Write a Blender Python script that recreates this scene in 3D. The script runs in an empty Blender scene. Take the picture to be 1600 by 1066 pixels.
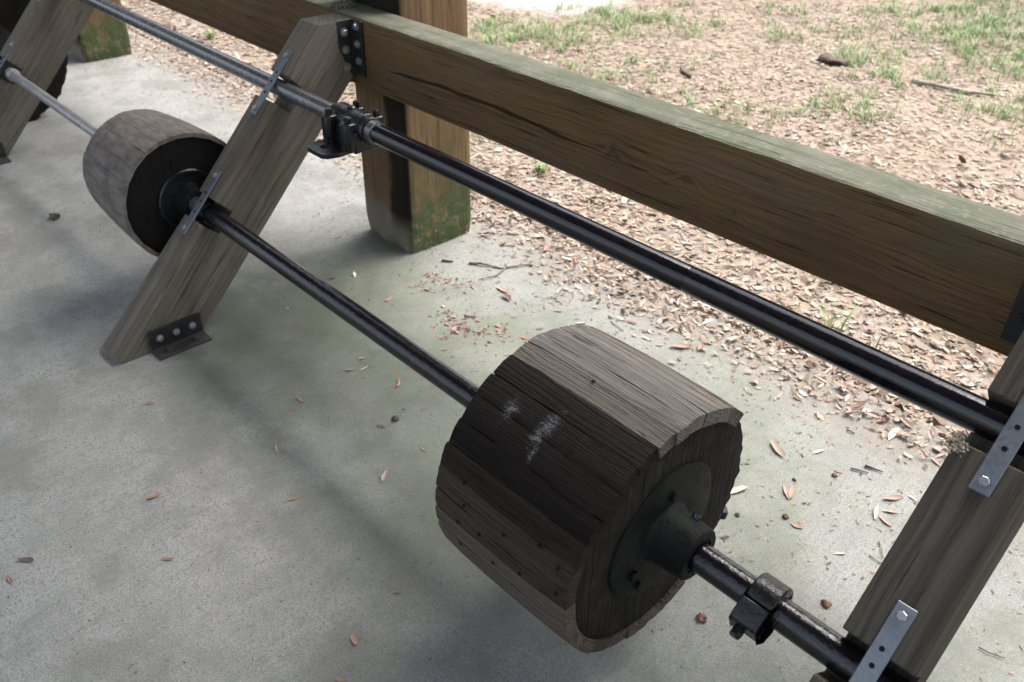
import bpy, bmesh, math, random
import numpy as np
from mathutils import Vector, Matrix, noise
random.seed(7); rng = np.random.default_rng(11)
R = math.radians
SC = bpy.context.scene
COL = SC.collection

# ------------------------------------------------------------------ camera
cam = bpy.data.cameras.new('camera'); camo = bpy.data.objects.new('camera', cam); COL.objects.link(camo)
cr = Vector((0.68607587, 0.72739682, 0.01392011)); cu = Vector((-0.422466, 0.38274424, 0.82160168)); cf = Vector((-0.59230261, 0.56956186, -0.56989201))
cpos = Vector((2.19211, -1.60317, 1.49994))
camo.matrix_world = Matrix(((cr.x, cu.x, -cf.x, cpos.x), (cr.y, cu.y, -cf.y, cpos.y), (cr.z, cu.z, -cf.z, cpos.z), (0, 0, 0, 1)))
cam.sensor_width = 36; cam.lens = 29.729; cam.clip_start = 0.02; cam.clip_end = 500
cam.dof.use_dof = True; cam.dof.focus_distance = 1.62; cam.dof.aperture_fstop = 5.6
SC.camera = camo

# ------------------------------------------------------------------ sky and sun
W = bpy.data.worlds.new('World'); SC.world = W; W.use_nodes = True
wn = W.node_tree.nodes; wl = W.node_tree.links
bg = wn['Background']; sky = wn.new('ShaderNodeTexSky'); sky.sky_type = 'NISHITA'; sky.sun_disc = False
SUN_EL, SUN_AZ = 59.0, 8.0         # azimuth measured from +Y towards +X
sky.sun_elevation = R(SUN_EL); sky.sun_rotation = R(SUN_AZ); sky.air_density = 1.0; sky.dust_density = 4.0; sky.ozone_density = 1.0
hsv = wn.new('ShaderNodeHueSaturation'); hsv.inputs['Saturation'].default_value = .55   # thin overcast: a whiter sky
wl.new(sky.outputs[0], hsv.inputs['Color']); wl.new(hsv.outputs[0], bg.inputs[0]); bg.inputs[1].default_value = 0.12
sun = bpy.data.lights.new('sun', 'SUN'); suno = bpy.data.objects.new('sun', sun); COL.objects.link(suno)
sun.energy = 1.3; sun.angle = R(48); sun.color = (1.0, 0.97, 0.93)
sd = Vector((math.sin(R(SUN_AZ)) * math.cos(R(SUN_EL)), math.cos(R(SUN_AZ)) * math.cos(R(SUN_EL)), math.sin(R(SUN_EL))))
suno.rotation_euler = sd.to_track_quat('Z', 'Y').to_euler(); suno.location = sd * 20
SC.view_settings.view_transform = 'Standard'; SC.view_settings.look = 'None'; SC.view_settings.gamma = 1.0
SC.view_settings.exposure = 2.05
SC.render.engine = 'CYCLES'
SC.cycles.max_bounces = 6; SC.cycles.diffuse_bounces = 4; SC.cycles.glossy_bounces = 3; SC.cycles.transmission_bounces = 2

# ------------------------------------------------------------------ helpers
def tag(o, label=None, cat=None, group=None, kind=None):
    if label: o['label'] = label
    if cat: o['category'] = cat
    if group: o['group'] = group
    if kind: o['kind'] = kind
    return o

def link(o, parent=None):
    COL.objects.link(o)
    if parent is not None: o.parent = parent
    return o

def empty(name, loc=(0, 0, 0), rot=None):
    o = bpy.data.objects.new(name, None); o.empty_display_size = 0.05
    o.location = loc
    if rot is not None: o.rotation_euler = rot
    return link(o)

def mesh(name, verts, faces, mats, parent=None, smooth=False, mi=None, bevel=0, seg=2):
    me = bpy.data.meshes.new(name); me.from_pydata([tuple(v) for v in verts], [], [tuple(f) for f in faces])
    for m in (mats if isinstance(mats, (list, tuple)) else [mats]): me.materials.append(m)
    if mi is not None: me.polygons.foreach_set('material_index', mi)
    bm = bmesh.new(); bm.from_mesh(me); bmesh.ops.recalc_face_normals(bm, faces=bm.faces); bm.to_mesh(me); bm.free()
    if smooth: me.polygons.foreach_set('use_smooth', [True] * len(me.polygons))
    me.update()
    o = bpy.data.objects.new(name, me); link(o, parent)
    if bevel:
        b = o.modifiers.new('bevel', 'BEVEL'); b.width = bevel; b.segments = seg; b.limit_method = 'ANGLE'; b.angle_limit = R(35)
    return o

class MB:
    def __init__(s): s.v = []; s.f = []; s.m = []
    def add(s, vs, fs, m=0):
        n = len(s.v); s.v += [tuple(v) for v in vs]; s.f += [tuple(i + n for i in f) for f in fs]; s.m += [m] * len(fs)
    def box(s, a, b, m=0):
        x0, y0, z0 = a; x1, y1, z1 = b
        s.add([(x0, y0, z0), (x1, y0, z0), (x1, y1, z0), (x0, y1, z0), (x0, y0, z1), (x1, y0, z1), (x1, y1, z1), (x0, y1, z1)],
              [(0, 3, 2, 1), (4, 5, 6, 7), (0, 1, 5, 4), (1, 2, 6, 5), (2, 3, 7, 6), (3, 0, 4, 7)], m)
    def lathe(s, prof, n=32, ax='x', c=(0, 0, 0), m=0, jit=0):
        # prof: list of (along, radius); closes to centre when radius is 0
        vs = []; fs = []
        for k, (t, r) in enumerate(prof):
            for i in range(n):
                a = 2 * math.pi * i / n; rr = r
                u, w = rr * math.cos(a), rr * math.sin(a)
                P = {'x': (t, u, w), 'y': (u, t, w), 'z': (u, w, t)}[ax]
                if jit: P = tuple(q + random.uniform(-jit, jit) for q in P)
                vs.append((P[0] + c[0], P[1] + c[1], P[2] + c[2]))
        for k in range(len(prof) - 1):
            for i in range(n):
                j = (i + 1) % n; fs.append((k * n + i, k * n + j, (k + 1) * n + j, (k + 1) * n + i))
        fs.append(tuple(range(n))); fs.append(tuple((len(prof) - 1) * n + i for i in range(n)))
        s.add(vs, fs, m)
    def prism(s, poly, x0, x1, ax='x', m=0):
        n = len(poly)
        def P(t, u, w): return {'x': (t, u, w), 'y': (u, t, w), 'z': (u, w, t)}[ax]
        vs = [P(x0, *q) for q in poly] + [P(x1, *q) for q in poly]
        fs = [tuple(range(n)), tuple(range(n, 2 * n))] + [(i, (i + 1) % n, (i + 1) % n + n, i + n) for i in range(n)]
        s.add(vs, fs, m)
    def tube(s, pts, rad, n=7, m=0):
        vs = []; fs = []; K = len(pts)
        for k, p in enumerate(pts):
            p = Vector(p); d = (Vector(pts[min(k + 1, K - 1)]) - Vector(pts[max(k - 1, 0)])).normalized()
            a = d.orthogonal().normalized() if abs(d.z) > .9 else d.cross(Vector((0, 0, 1))).normalized(); b = d.cross(a)
            r = rad[k] if isinstance(rad, (list, tuple)) else rad
            for i in range(n):
                t = 2 * math.pi * i / n; vs.append(p + a * (r * math.cos(t)) + b * (r * math.sin(t)))
        for k in range(K - 1):
            for i in range(n):
                j = (i + 1) % n; fs.append((k * n + i, k * n + j, (k + 1) * n + j, (k + 1) * n + i))
        fs.append(tuple(range(n))); fs.append(tuple((K - 1) * n + i for i in range(n)))
        s.add(vs, fs, m)
    def build(s, name, mats, parent=None, smooth=False, bevel=0, seg=2):
        return mesh(name, s.v, s.f, mats, parent, smooth, s.m, bevel, seg)

def autosmooth(o, ang=40):
    me = o.data
    me.polygons.foreach_set('use_smooth', [True] * len(me.polygons))
    try: me.set_sharp_from_angle(angle=R(ang))
    except Exception: pass
    return o

def hexbolt(name, pos, axis, r, h, mat, parent, washer=True):
    mb = MB()
    if washer: mb.lathe([(0, r * 1.55), (h * .25, r * 1.5)], 16, 'z')
    z0 = h * .25 if washer else 0
    mb.lathe([(z0, r), (h * .85, r), (h, r * .8)], 6, 'z')
    o = mb.build(name, mat, parent)
    q = Vector(axis).to_track_quat('Z', 'Y'); o.rotation_mode = 'QUATERNION'
    o.rotation_quaternion = q @ Matrix.Rotation(random.uniform(0, 1), 4, 'Z').to_quaternion()
    o.location = pos
    return o

# ------------------------------------------------------------------ node materials
class NT:
    def __init__(s, name):
        s.mat = bpy.data.materials.new(name); s.mat.use_nodes = True; s.t = s.mat.node_tree
        s.b = s.t.nodes['Principled BSDF']; s.tc = s.t.nodes.new('ShaderNodeTexCoord')
    def n(s, typ, **kw):
        o = s.t.nodes.new('ShaderNode' + typ)
        for k, v in kw.items(): setattr(o, k, v)
        return o
    def setin(s, sock, v):
        if hasattr(v, 'links') or isinstance(v, bpy.types.NodeSocket): s.t.links.new(v, sock)
        else: sock.default_value = v
    def math(s, op, a, b=0.0, c=None, clamp=False):
        o = s.n('Math', operation=op, use_clamp=clamp); s.setin(o.inputs[0], a); s.setin(o.inputs[1], b)
        if c is not None: s.setin(o.inputs[2], c)
        return o.outputs[0]
    def map(s, v, a, b, c=0.0, d=1.0, smooth=True):
        o = s.n('MapRange'); o.interpolation_type = 'SMOOTHSTEP' if smooth else 'LINEAR'; o.clamp = True
        s.setin(o.inputs[0], v)
        for i, q in enumerate((a, b, c, d)): s.setin(o.inputs[1 + i], q)
        return o.outputs[0]
    def mix(s, f, a, b, blend='MIX'):
        o = s.n('Mix', data_type='RGBA', blend_type=blend); s.setin(o.inputs[0], f)
        for i, q in ((6, a), (7, b)):
            s.setin(o.inputs[i], (*q, 1) if isinstance(q, tuple) and len(q) == 3 else q)
        return o.outputs[2]
    def sep(s, v):
        o = s.n('SeparateXYZ'); s.setin(o.inputs[0], v); return o.outputs
    def comb(s, x, y, z):
        o = s.n('CombineXYZ')
        for i, q in enumerate((x, y, z)): s.setin(o.inputs[i], q)
        return o.outputs[0]
    def noise(s, v, scale, detail=4, rough=.55, dist=0, out=0):
        o = s.n('TexNoise'); s.setin(o.inputs['Vector'], v); s.setin(o.inputs['Scale'], scale); s.setin(o.inputs['Detail'], detail)
        s.setin(o.inputs['Roughness'], rough); s.setin(o.inputs['Distortion'], dist); return o.outputs[out]
    def vor(s, v, scale, feature='F1', out='Distance', rnd=1):
        o = s.n('TexVoronoi', feature=feature); s.setin(o.inputs['Vector'], v); s.setin(o.inputs['Scale'], scale); s.setin(o.inputs['Randomness'], rnd)
        return o.outputs[out]
    def vadd(s, a, b, op='ADD'):
        o = s.n('VectorMath', operation=op); s.setin(o.inputs[0], a); s.setin(o.inputs[1], b); return o.outputs[0]
    def bump(s, h, strength, dist=.01, nrm=None):
        o = s.n('Bump'); s.setin(o.inputs['Height'], h); s.setin(o.inputs['Strength'], strength); s.setin(o.inputs['Distance'], dist)
        if nrm is not None: s.setin(o.inputs['Normal'], nrm)
        return o.outputs[0]
    def fin(s, col=None, rough=.8, nrm=None, metal=0, spec=.5):
        if col is not None: s.setin(s.b.inputs['Base Color'], (*col, 1) if isinstance(col, tuple) and len(col) == 3 else col)
        s.setin(s.b.inputs['Roughness'], rough); s.setin(s.b.inputs['Metallic'], metal); s.setin(s.b.inputs['Specular IOR Level'], spec)
        if nrm is not None: s.setin(s.b.inputs['Normal'], nrm)
        return s.mat

def wood(name, ca, cb, axis='X', off=(.07, -.16), freq=900, streak=60, ringamt=.5, stain=.35, stain_col=(.03, .022, .016), rough=.82, bump=.5, rand=False, knots=(), extra=None, warp=.012):
    t = NT(name); v = t.tc.outputs['Object']
    if rand:
        oi = t.n('ObjectInfo'); v0 = v; v = t.vadd(v, t.comb(t.math('MULTIPLY', oi.outputs['Random'], 3.7), t.math('MULTIPLY', oi.outputs['Random'], 1.3), t.math('MULTIPLY', oi.outputs['Random'], 2.1)))
    sx, sy, sz = t.sep(v)
    L, U, V = {'X': (sx, sy, sz), 'Y': (sy, sx, sz), 'Z': (sz, sx, sy)}[axis]
    st = t.comb(t.math('MULTIPLY', L, .03), U, V)
    slow = t.comb(t.math('MULTIPLY', L, .5), U, V)
    U2 = t.math('ADD', U, off[0]); V2 = t.math('ADD', V, off[1])
    r = t.math('SQRT', t.math('ADD', t.math('MULTIPLY', U2, U2), t.math('MULTIPLY', V2, V2)))
    nz = t.noise(slow, 3.5, 3); r = t.math('ADD', r, t.math('MULTIPLY', nz, warp * 4))
    nz2 = t.noise(t.comb(t.math('MULTIPLY', L, .3), U, V), 18, 2); r = t.math('ADD', r, t.math('MULTIPLY', nz2, warp * .35))
    kmask = None
    for (kp, kr) in knots:
        d = t.vadd(v, kp, 'SUBTRACT'); o = t.n('VectorMath', operation='LENGTH'); t.t.links.new(t.vadd(d, (.7, .0 if axis == 'X' else 1, 1.0), 'MULTIPLY'), o.inputs[0])
        g = t.map(o.outputs['Value'], kr * 3.2, 0, 0, 1)
        r = t.math('ADD', r, t.math('MULTIPLY', g, .022))
        k = t.map(t.math('ADD', o.outputs['Value'], t.math('MULTIPLY', nz2, kr * .6)), kr * 1.25, kr * .6, 0, 1)
        kmask = k if kmask is None else t.math('MAXIMUM', kmask, k)
    ring = t.map(t.noise(t.comb(t.math('MULTIPLY', r, freq / 5.0), t.math('MULTIPLY', L, .6), 0.0), 1.0, 2, .5), .32, .68, 0, 1, False)
    fine = t.noise(st, streak * 4, 4, .6); broad = t.noise(st, streak * .5, 4, .6)
    fac = t.math('ADD', t.math('MULTIPLY', ring, ringamt * .55), t.math('ADD', t.math('MULTIPLY', fine, .55), t.math('MULTIPLY', broad, .65)))
    fac = t.map(fac, .34 + ringamt * .08, .86 + ringamt * .45, 0, 1, False)
    col = t.mix(fac, ca, cb)
    blot = t.noise(slow, 5, 5, .6)
    col = t.mix(t.math('MULTIPLY', t.map(blot, .48, .72), stain), col, stain_col)
    col = t.mix(t.math('MULTIPLY', t.map(t.noise(v, 130, 3), .58, .75), .35), col, stain_col)
    if kmask is not None: col = t.mix(t.math('MULTIPLY', kmask, .6), col, (.07, .03, .014))
    crack = t.map(t.noise(t.comb(t.math('MULTIPLY', L, .03), U, V), streak * 1.9, 3, .5), .65, .69)
    col = t.mix(t.math('MULTIPLY', crack, .75), col, tuple(q * .45 for q in stain_col))
    h = t.math('SUBTRACT', t.math('ADD', t.math('MULTIPLY', ring, .45), t.math('MULTIPLY', fine, .8)), t.math('MULTIPLY', crack, 1.5))
    if extra: col = extra(t, v, col)
    return t.fin(col, rough, t.bump(h, bump, .007), spec=.14)

# ---- timber
def rail_front_extra(t, v, col):
    s = t.sep(v)
    g = t.map(t.noise(t.comb(t.math('MULTIPLY', s[0], .35), s[1], s[2]), 7, 4), .5, .68)
    col = t.mix(t.math('MULTIPLY', g, .35), col, (.11, .095, .065))
    o = t.map(t.noise(t.comb(t.math('MULTIPLY', s[0], .3), s[1], t.math('ADD', s[2], 4.2)), 6, 4), .5, .66)
    return t.mix(t.math('MULTIPLY', o, .5), col, (.095, .046, .018))
M = {}
M['rail'] = wood('rail_wood', (0.05, 0.031, 0.015), (0.165, 0.104, 0.05), 'X', (-.02, -.95), 1500, 110, .8, .3, bump=.6, knots=(((1.20, -.12, .735), .014), ((.985, -.12, .745), .012), ((1.33, -.12, .70), .008)), extra=rail_front_extra, warp=.016)
def algae_extra(t, v, col):
    m = t.map(t.noise(v, 9, 5), .38, .62); col = t.mix(t.math('MULTIPLY', m, .75), col, (.085, .097, .062))
    m2 = t.map(t.noise(v, 60, 4), .55, .7); return t.mix(t.math('MULTIPLY', m2, .4), col, (.2, .21, .17))
M['rail_top'] = wood('rail_top_wood', (0.07, 0.072, 0.052), (0.185, 0.182, 0.142), 'X', (.02, -.6), 700, 60, .5, .25, stain_col=(.08, .085, .06), bump=.7, extra=algae_extra)
def brace_extra(t, v, col):
    m = t.map(t.noise(v, 6, 5), .5, .7); return t.mix(t.math('MULTIPLY', m, .4), col, (.065, .065, .04))
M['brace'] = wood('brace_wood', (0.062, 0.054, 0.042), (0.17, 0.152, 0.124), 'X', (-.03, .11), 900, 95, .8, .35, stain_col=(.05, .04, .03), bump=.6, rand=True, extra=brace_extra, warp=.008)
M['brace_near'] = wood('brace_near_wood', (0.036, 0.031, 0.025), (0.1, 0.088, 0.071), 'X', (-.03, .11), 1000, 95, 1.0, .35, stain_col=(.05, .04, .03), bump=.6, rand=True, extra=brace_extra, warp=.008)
def post_extra(t, v, col):
    s = t.sep(v)
    # green algae creeping up the damp lower end of the outer face, black tar run on the front face
    up = t.math('ADD', s[2], t.math('MULTIPLY', t.noise(v, 7, 5), -.55))
    side = t.map(s[0], .10, .142)
    side = t.math('MAXIMUM', side, t.math('MULTIPLY', t.map(s[1], -.143, -.13), .35))
    moss = t.math('MULTIPLY', t.math('MULTIPLY', t.map(up, .12, -.10), side), t.map(t.noise(v, 45, 4), .3, .5, .5, 1))
    col = t.mix(t.math('MULTIPLY', moss, t.map(t.noise(v, 22, 5, .7), .35, .60, .35, .95)), col, (.042, .068, .024))
    wht = t.math('MULTIPLY', t.map(t.noise(v, 70, 4), .62, .70), t.map(s[2], .20, .02))
    col = t.mix(t.math('MULTIPLY', wht, .5), col, (.34, .36, .30))
    wob = t.math('MULTIPLY', t.math('SUBTRACT', t.noise(t.comb(s[0], s[1], t.math('MULTIPLY', s[2], .8)), 7, 4), .5), .12)
    xx = t.math('ADD', s[0], wob)
    band = t.math('MULTIPLY', t.map(xx, .01, .05), t.map(s[1], -.125, -.139))
    band = t.math('MULTIPLY', band, t.map(s[2], .03, .16))
    top = t.math('MULTIPLY', t.map(s[2], .72, .78), t.map(s[1], -.125, -.139))
    tar = t.math('MAXIMUM', band, top)
    col = t.mix(t.math('MULTIPLY', tar, .96), col, (.008, .007, .006))
    grey = t.math('MULTIPLY', t.map(t.math('ADD', s[2], t.math('MULTIPLY', t.noise(v, 12, 3), -.2)), .12, -.05), t.math('SUBTRACT', 1.0, t.math('MAXIMUM', moss, tar)))
    return t.mix(t.math('MULTIPLY', grey, .7), col, (.20, .20, .17))
M['post'] = wood('post_wood', (0.075, 0.047, 0.024), (0.19, 0.125, 0.066), 'Z', (.3, .2), 800, 90, .5, .35, stain_col=(.05, .032, .02), bump=.5, extra=post_extra)
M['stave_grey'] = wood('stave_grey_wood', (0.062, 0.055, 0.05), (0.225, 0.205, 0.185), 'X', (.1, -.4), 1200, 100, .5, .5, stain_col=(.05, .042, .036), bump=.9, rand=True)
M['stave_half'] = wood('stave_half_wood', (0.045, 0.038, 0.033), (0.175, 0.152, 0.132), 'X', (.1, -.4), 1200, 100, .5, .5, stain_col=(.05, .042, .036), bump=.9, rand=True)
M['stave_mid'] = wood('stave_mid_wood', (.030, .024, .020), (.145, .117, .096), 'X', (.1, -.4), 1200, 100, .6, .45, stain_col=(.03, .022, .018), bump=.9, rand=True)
def lichen_extra(t, v, col):
    s = t.sep(t.tc.outputs['Object']); tot = None
    for (x, a, rx, ra) in ((.036, 121, .020, 8), (.030, 127, .018, 8), (.040, 133, .010, 6), (-.045, 125, .020, 6)):
        y, z = .265 * math.cos(R(a)), .265 * math.sin(R(a))
        d = t.n('VectorMath', operation='LENGTH'); t.t.links.new(t.vadd(t.vadd(t.tc.outputs['Object'], (x, y, z), 'SUBTRACT'), (1 / rx, 1 / (.265 * R(ra)), 1 / (.265 * R(ra))), 'MULTIPLY'), d.inputs[0])
        m = t.map(d.outputs['Value'], 1.5, .1); tot = m if tot is None else t.math('MAXIMUM', tot, m)
    ob = t.sep(t.tc.outputs['Object']); an = t.comb(t.math('MULTIPLY', ob[0], .45), ob[1], ob[2])
    n1 = t.noise(t.tc.outputs['Object'], 420, 3, .8); n2 = t.noise(an, 120, 4, .75)
    sp = t.math('ADD', t.math('ADD', t.math('MULTIPLY', n1, .6), t.math('MULTIPLY', n2, .4)), t.math('MULTIPLY', t.math('SUBTRACT', tot, 1.0), .16))
    m = t.math('MULTIPLY', t.map(sp, .46, .56), t.map(tot, 0.02, .25))
    return t.mix(t.math('MULTIPLY', m, .6), col, (.27, .27, .28))
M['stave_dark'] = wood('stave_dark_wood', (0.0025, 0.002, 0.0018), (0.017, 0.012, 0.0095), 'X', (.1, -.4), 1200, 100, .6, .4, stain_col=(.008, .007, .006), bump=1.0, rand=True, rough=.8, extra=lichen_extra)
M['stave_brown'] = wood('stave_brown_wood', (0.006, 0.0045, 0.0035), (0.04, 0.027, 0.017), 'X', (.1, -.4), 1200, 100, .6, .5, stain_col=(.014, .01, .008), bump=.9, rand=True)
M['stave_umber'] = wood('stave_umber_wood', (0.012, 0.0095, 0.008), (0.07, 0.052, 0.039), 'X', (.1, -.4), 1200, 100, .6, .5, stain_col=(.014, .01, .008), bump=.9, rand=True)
def pale_stave():
    t = NT('stave_pale_wood'); v = t.tc.outputs['Object']; q = t.sep(v); st = t.comb(t.math('MULTIPLY', q[0], .25), q[1], q[2])
    a = t.noise(st, 40, 5, .7); b = t.noise(v, 14, 5, .65); c = t.noise(v, 70, 4, .7)
    col = t.mix(t.map(a, .35, .65), (.095, .084, .074), (.16, .142, .125)); col = t.mix(t.math('MULTIPLY', t.map(b, .48, .64), .55), col, (.075, .062, .054))
    col = t.mix(t.math('MULTIPLY', t.map(c, .58, .66), .4), col, (.05, .042, .038)); return t.fin(col, .85, t.bump(a, .4, .006), spec=.2)
M['stave_pale'] = pale_stave()
def endgrain_extra(t, v, col):
    m = t.map(t.noise(v, 20, 5, .65), .5, .68); col = t.mix(t.math('MULTIPLY', m, .35), col, (.045, .039, .034))
    w = t.map(t.noise(v, 160, 4, .7), .66, .74); return t.mix(t.math('MULTIPLY', w, .35), col, (.32, .32, .31))
M['disc'] = wood('drum_end_wood', (0.003, 0.0026, 0.0022), (0.022, 0.0175, 0.0145), 'Z', (.1, -.4), 500, 60, .4, .5, stain_col=(.009, .008, .007), bump=1.0, rough=.75, extra=endgrain_extra)
M['disc_black'] = wood('drum_black_wood', (0.004, 0.0036, 0.0034), (0.011, 0.0095, 0.0085), 'Z', (.1, -.4), 500, 60, .4, .3, stain_col=(.006, .006, .006), bump=.6, rough=.8)
M['roof'] = wood('roof_wood', (.10, .07, .045), (.2, .15, .10), 'X', (.1, -.4), 500, 40, .5, .3, bump=.3)

# ---- metals
def iron(name, base, rough, bumpv, sc=170, green=0, rust=.25, metal=0.0, spec=.42):
    t = NT(name); v = t.tc.outputs['Object']
    a = t.noise(v, sc, 4, .6); b = t.noise(v, sc * .25, 4, .6); c = t.noise(v, 14, 4)
    col = t.mix(t.math('MULTIPLY', t.map(b, .5, .72), .6), base, tuple(min(1, q * 2.0 + .001) for q in base))
    if rust: col = t.mix(t.math('MULTIPLY', t.map(t.noise(v, 55, 5, .7), .60, .72), rust), col, (.075, .05, .036))
    if green: col = t.mix(t.math('MULTIPLY', t.map(c, .4, .62), green), col, (.014, .020, .015))
    dust = t.map(t.noise(v, 420, 3, .7), .66, .76); col = t.mix(t.math('MULTIPLY', dust, .16), col, (.20, .195, .19))
    rg = t.math('ADD', rough, t.math('MULTIPLY', t.math('SUBTRACT', b, .5), .35))
    h = t.math('ADD', t.math('MULTIPLY', a, .5), b)
    return t.fin(col, rg, t.bump(h, bumpv, .003), metal, spec)
M['shaft'] = iron('black_painted_shaft', (.004, .004, .006), .14, .10, 260, 0, .15, spec=.5)
M['shaft_rough'] = iron('black_pitted_shaft', (.004, .004, .006), .17, .38, 190, .06, .15, spec=.5)
M['steel'] = iron('worn_steel_shaft', (.26, .26, .265), .38, .25, 150, 0, .5, .6)
M['steel_dark'] = iron('worn_dark_steel_shaft', (.12, .126, .135), .25, .2, 150, .1, .3, .6)
M['iron'] = iron('black_cast_iron', (.006, .007, .008), .30, .9, 90, .1, .12, spec=.36)
M['iron_green'] = iron('green_black_cast_iron', (.0035, .0045, .004), .62, .8, 110, .3, .1, spec=.12)
M['plate'] = iron('black_bracket_steel', (.010, .010, .011), .45, .3, 120, 0, .15)
M['plate_rust'] = iron('dirty_bracket_steel', (.025, .022, .021), .65, .5, 120, 0, .7)
def galv():
    t = NT('galvanised_steel'); v = t.tc.outputs['Object']
    a = t.vor(v, 160, out='Color'); g = t.sep(a)[0]; b = t.noise(v, 30, 4)
    col = t.mix(g, (.15, .165, .18), (.185, .205, .22)); col = t.mix(t.math('MULTIPLY', t.map(b, .5, .7), .4), col, (.12, .125, .125))
    return t.fin(col, t.math('ADD', .42, t.math('MULTIPLY', g, .12)), t.bump(t.noise(v, 90, 3), .15, .002), .8)
M['galv'] = galv()
def boltm():
    t = NT('zinc_bolt'); v = t.tc.outputs['Object']
    return t.fin(t.mix(t.noise(v, 200, 3), (.16, .165, .17), (.40, .41, .42)), .4, None, .75)
M['bolt'] = boltm()
t = NT('black_nail'); M['nail'] = t.fin((.008, .0075, .0075), .8, spec=.1)

# ---- ground materials
def concrete():
    t = NT('broomed_concrete'); v = t.tc.outputs['Object']; s = t.sep(v)
    big = t.noise(v, 1.3, 5, .6); mid = t.noise(v, 7, 6, .68); fine = t.noise(v, 210, 5, .75); gr = t.noise(v, 95, 4, .7)
    broom = t.noise(t.comb(s[0], t.math('MULTIPLY', s[1], .06), s[2]), 120, 5, .7)
    col = t.mix(t.map(mid, .38, .62), (.235, .238, .222), (.285, .287, .270))
    col = t.mix(t.math('MULTIPLY', t.map(broom, .48, .62), .26), col, (.17, .165, .145))
    col = t.mix(t.math('MULTIPLY', t.map(fine, .49, .60), .55), col, (.12, .115, .10))
    col = t.mix(t.math('MULTIPLY', t.map(t.math('ADD', gr, t.math('MULTIPLY', t.math('SUBTRACT', mid, .5), .35)), .54, .66), .50), col, (.115, .112, .095))
    col = t.mix(t.math('MULTIPLY', t.map(t.noise(v, 300, 3, .7), .60, .66), .6), col, (.62, .60, .55))
    col = t.mix(t.math('MULTIPLY', t.map(t.noise(v, 30, 6, .8), .56, .61), .38), col, (.16, .15, .125))
    stn = t.noise(v, 2.6, 8, .72); col = t.mix(t.math('MULTIPLY', t.map(stn, .47, .60), .42), col, (.125, .125, .108))
    drt = t.math('ADD', s[1], t.math('MULTIPLY', t.math('SUBTRACT', t.noise(v, 6, 6, .75), .5), .55)); col = t.mix(t.math('MULTIPLY', t.map(drt, .12, .46), .65), col, (.235, .20, .168))
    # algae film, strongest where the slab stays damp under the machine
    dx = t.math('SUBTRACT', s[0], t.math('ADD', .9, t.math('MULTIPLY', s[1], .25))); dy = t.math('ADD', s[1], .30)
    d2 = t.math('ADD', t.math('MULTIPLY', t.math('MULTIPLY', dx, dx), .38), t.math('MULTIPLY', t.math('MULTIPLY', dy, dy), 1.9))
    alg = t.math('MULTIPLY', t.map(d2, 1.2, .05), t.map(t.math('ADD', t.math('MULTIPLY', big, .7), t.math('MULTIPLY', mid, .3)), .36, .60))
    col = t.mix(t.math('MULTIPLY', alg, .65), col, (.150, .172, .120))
    for (px, py, rr, am) in ((.05, -.45, .34, .6), (-.08, -.66, .28, .6), (.20, -.76, .36, .6), (-.12, -.12, .22, .4), (.55, -.62, .34, .4), (1.15, -.85, .40, .45)):  # dark patches: shade of brace, rail and drum painted in, mixed with algae
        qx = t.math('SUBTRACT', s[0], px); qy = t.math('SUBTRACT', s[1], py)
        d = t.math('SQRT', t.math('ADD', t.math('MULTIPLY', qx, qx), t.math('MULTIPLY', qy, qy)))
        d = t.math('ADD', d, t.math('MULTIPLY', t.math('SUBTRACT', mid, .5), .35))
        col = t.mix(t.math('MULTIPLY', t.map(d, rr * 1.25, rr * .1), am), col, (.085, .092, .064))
    spk = t.vor(v, 60, out='Distance'); vc = t.sep(t.vor(v, 60, out='Color'))
    m = t.math('MULTIPLY', t.map(t.math('ADD', spk, t.math('MULTIPLY', mid, .12)), .22, .13), t.map(vc[0], .78, .80))
    col = t.mix(t.math('MULTIPLY', m, .6), col, (.07, .06, .05))
    h = t.math('ADD', t.math('MULTIPLY', fine, .8), t.math('ADD', t.math('MULTIPLY', broom, 1.0), t.math('MULTIPLY', gr, .35)))
    return t.fin(col, .9, t.bump(h, .7, .006), spec=.2)
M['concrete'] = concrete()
def dirt():
    t = NT('litter_soil'); v = t.tc.outputs['Object']; s = t.sep(v)
    mid = t.noise(v, 4, 5); wv = t.vadd(v, t.comb(t.noise(v, 30, 2), t.noise(v, 31, 2), 0.0)); c = t.sep(t.vor(t.vadd(v, t.vadd(t.noise(v, 14, 2, out=1), (.06, .06, .06), 'MULTIPLY')), 34, out='Color'))
    col = t.mix(t.map(mid, .35, .65), (.185, .148, .112), (.275, .222, .172))
    col = t.mix(t.math('MULTIPLY', c[0], .75), col, (.34, .255, .19)); col = t.mix(t.math('MULTIPLY', t.map(c[1], .7, .8), .7), col, (.07, .05, .04))
    # pale sandy patch beyond the rail and sandy rim by the slab
    dx = t.math('ADD', s[0], 2.9); dy = t.math('SUBTRACT', s[1], 3.3); d = t.math('SQRT', t.math('ADD', t.math('MULTIPLY', t.math('MULTIPLY', dx, dx), .35), t.math('MULTIPLY', dy, dy)))
    col = t.mix(t.map(t.math('ADD', d, t.math('MULTIPLY', mid, .5)), .95, .6), col, (.42, .39, .36))
    e = t.math('ADD', s[1], t.math('MULTIPLY', mid, .35)); col = t.mix(t.math('MULTIPLY', t.map(e, 1.2, .75), t.map(t.noise(v, 2.5, 3), .42, .6)), col, (.33, .30, .27))
    h = t.math('ADD', c[2], t.math('MULTIPLY', t.noise(v, 120, 4), .8))
    return t.fin(col, .95, t.bump(h, .8, .015), spec=.15)
M['soil'] = dirt()
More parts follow.
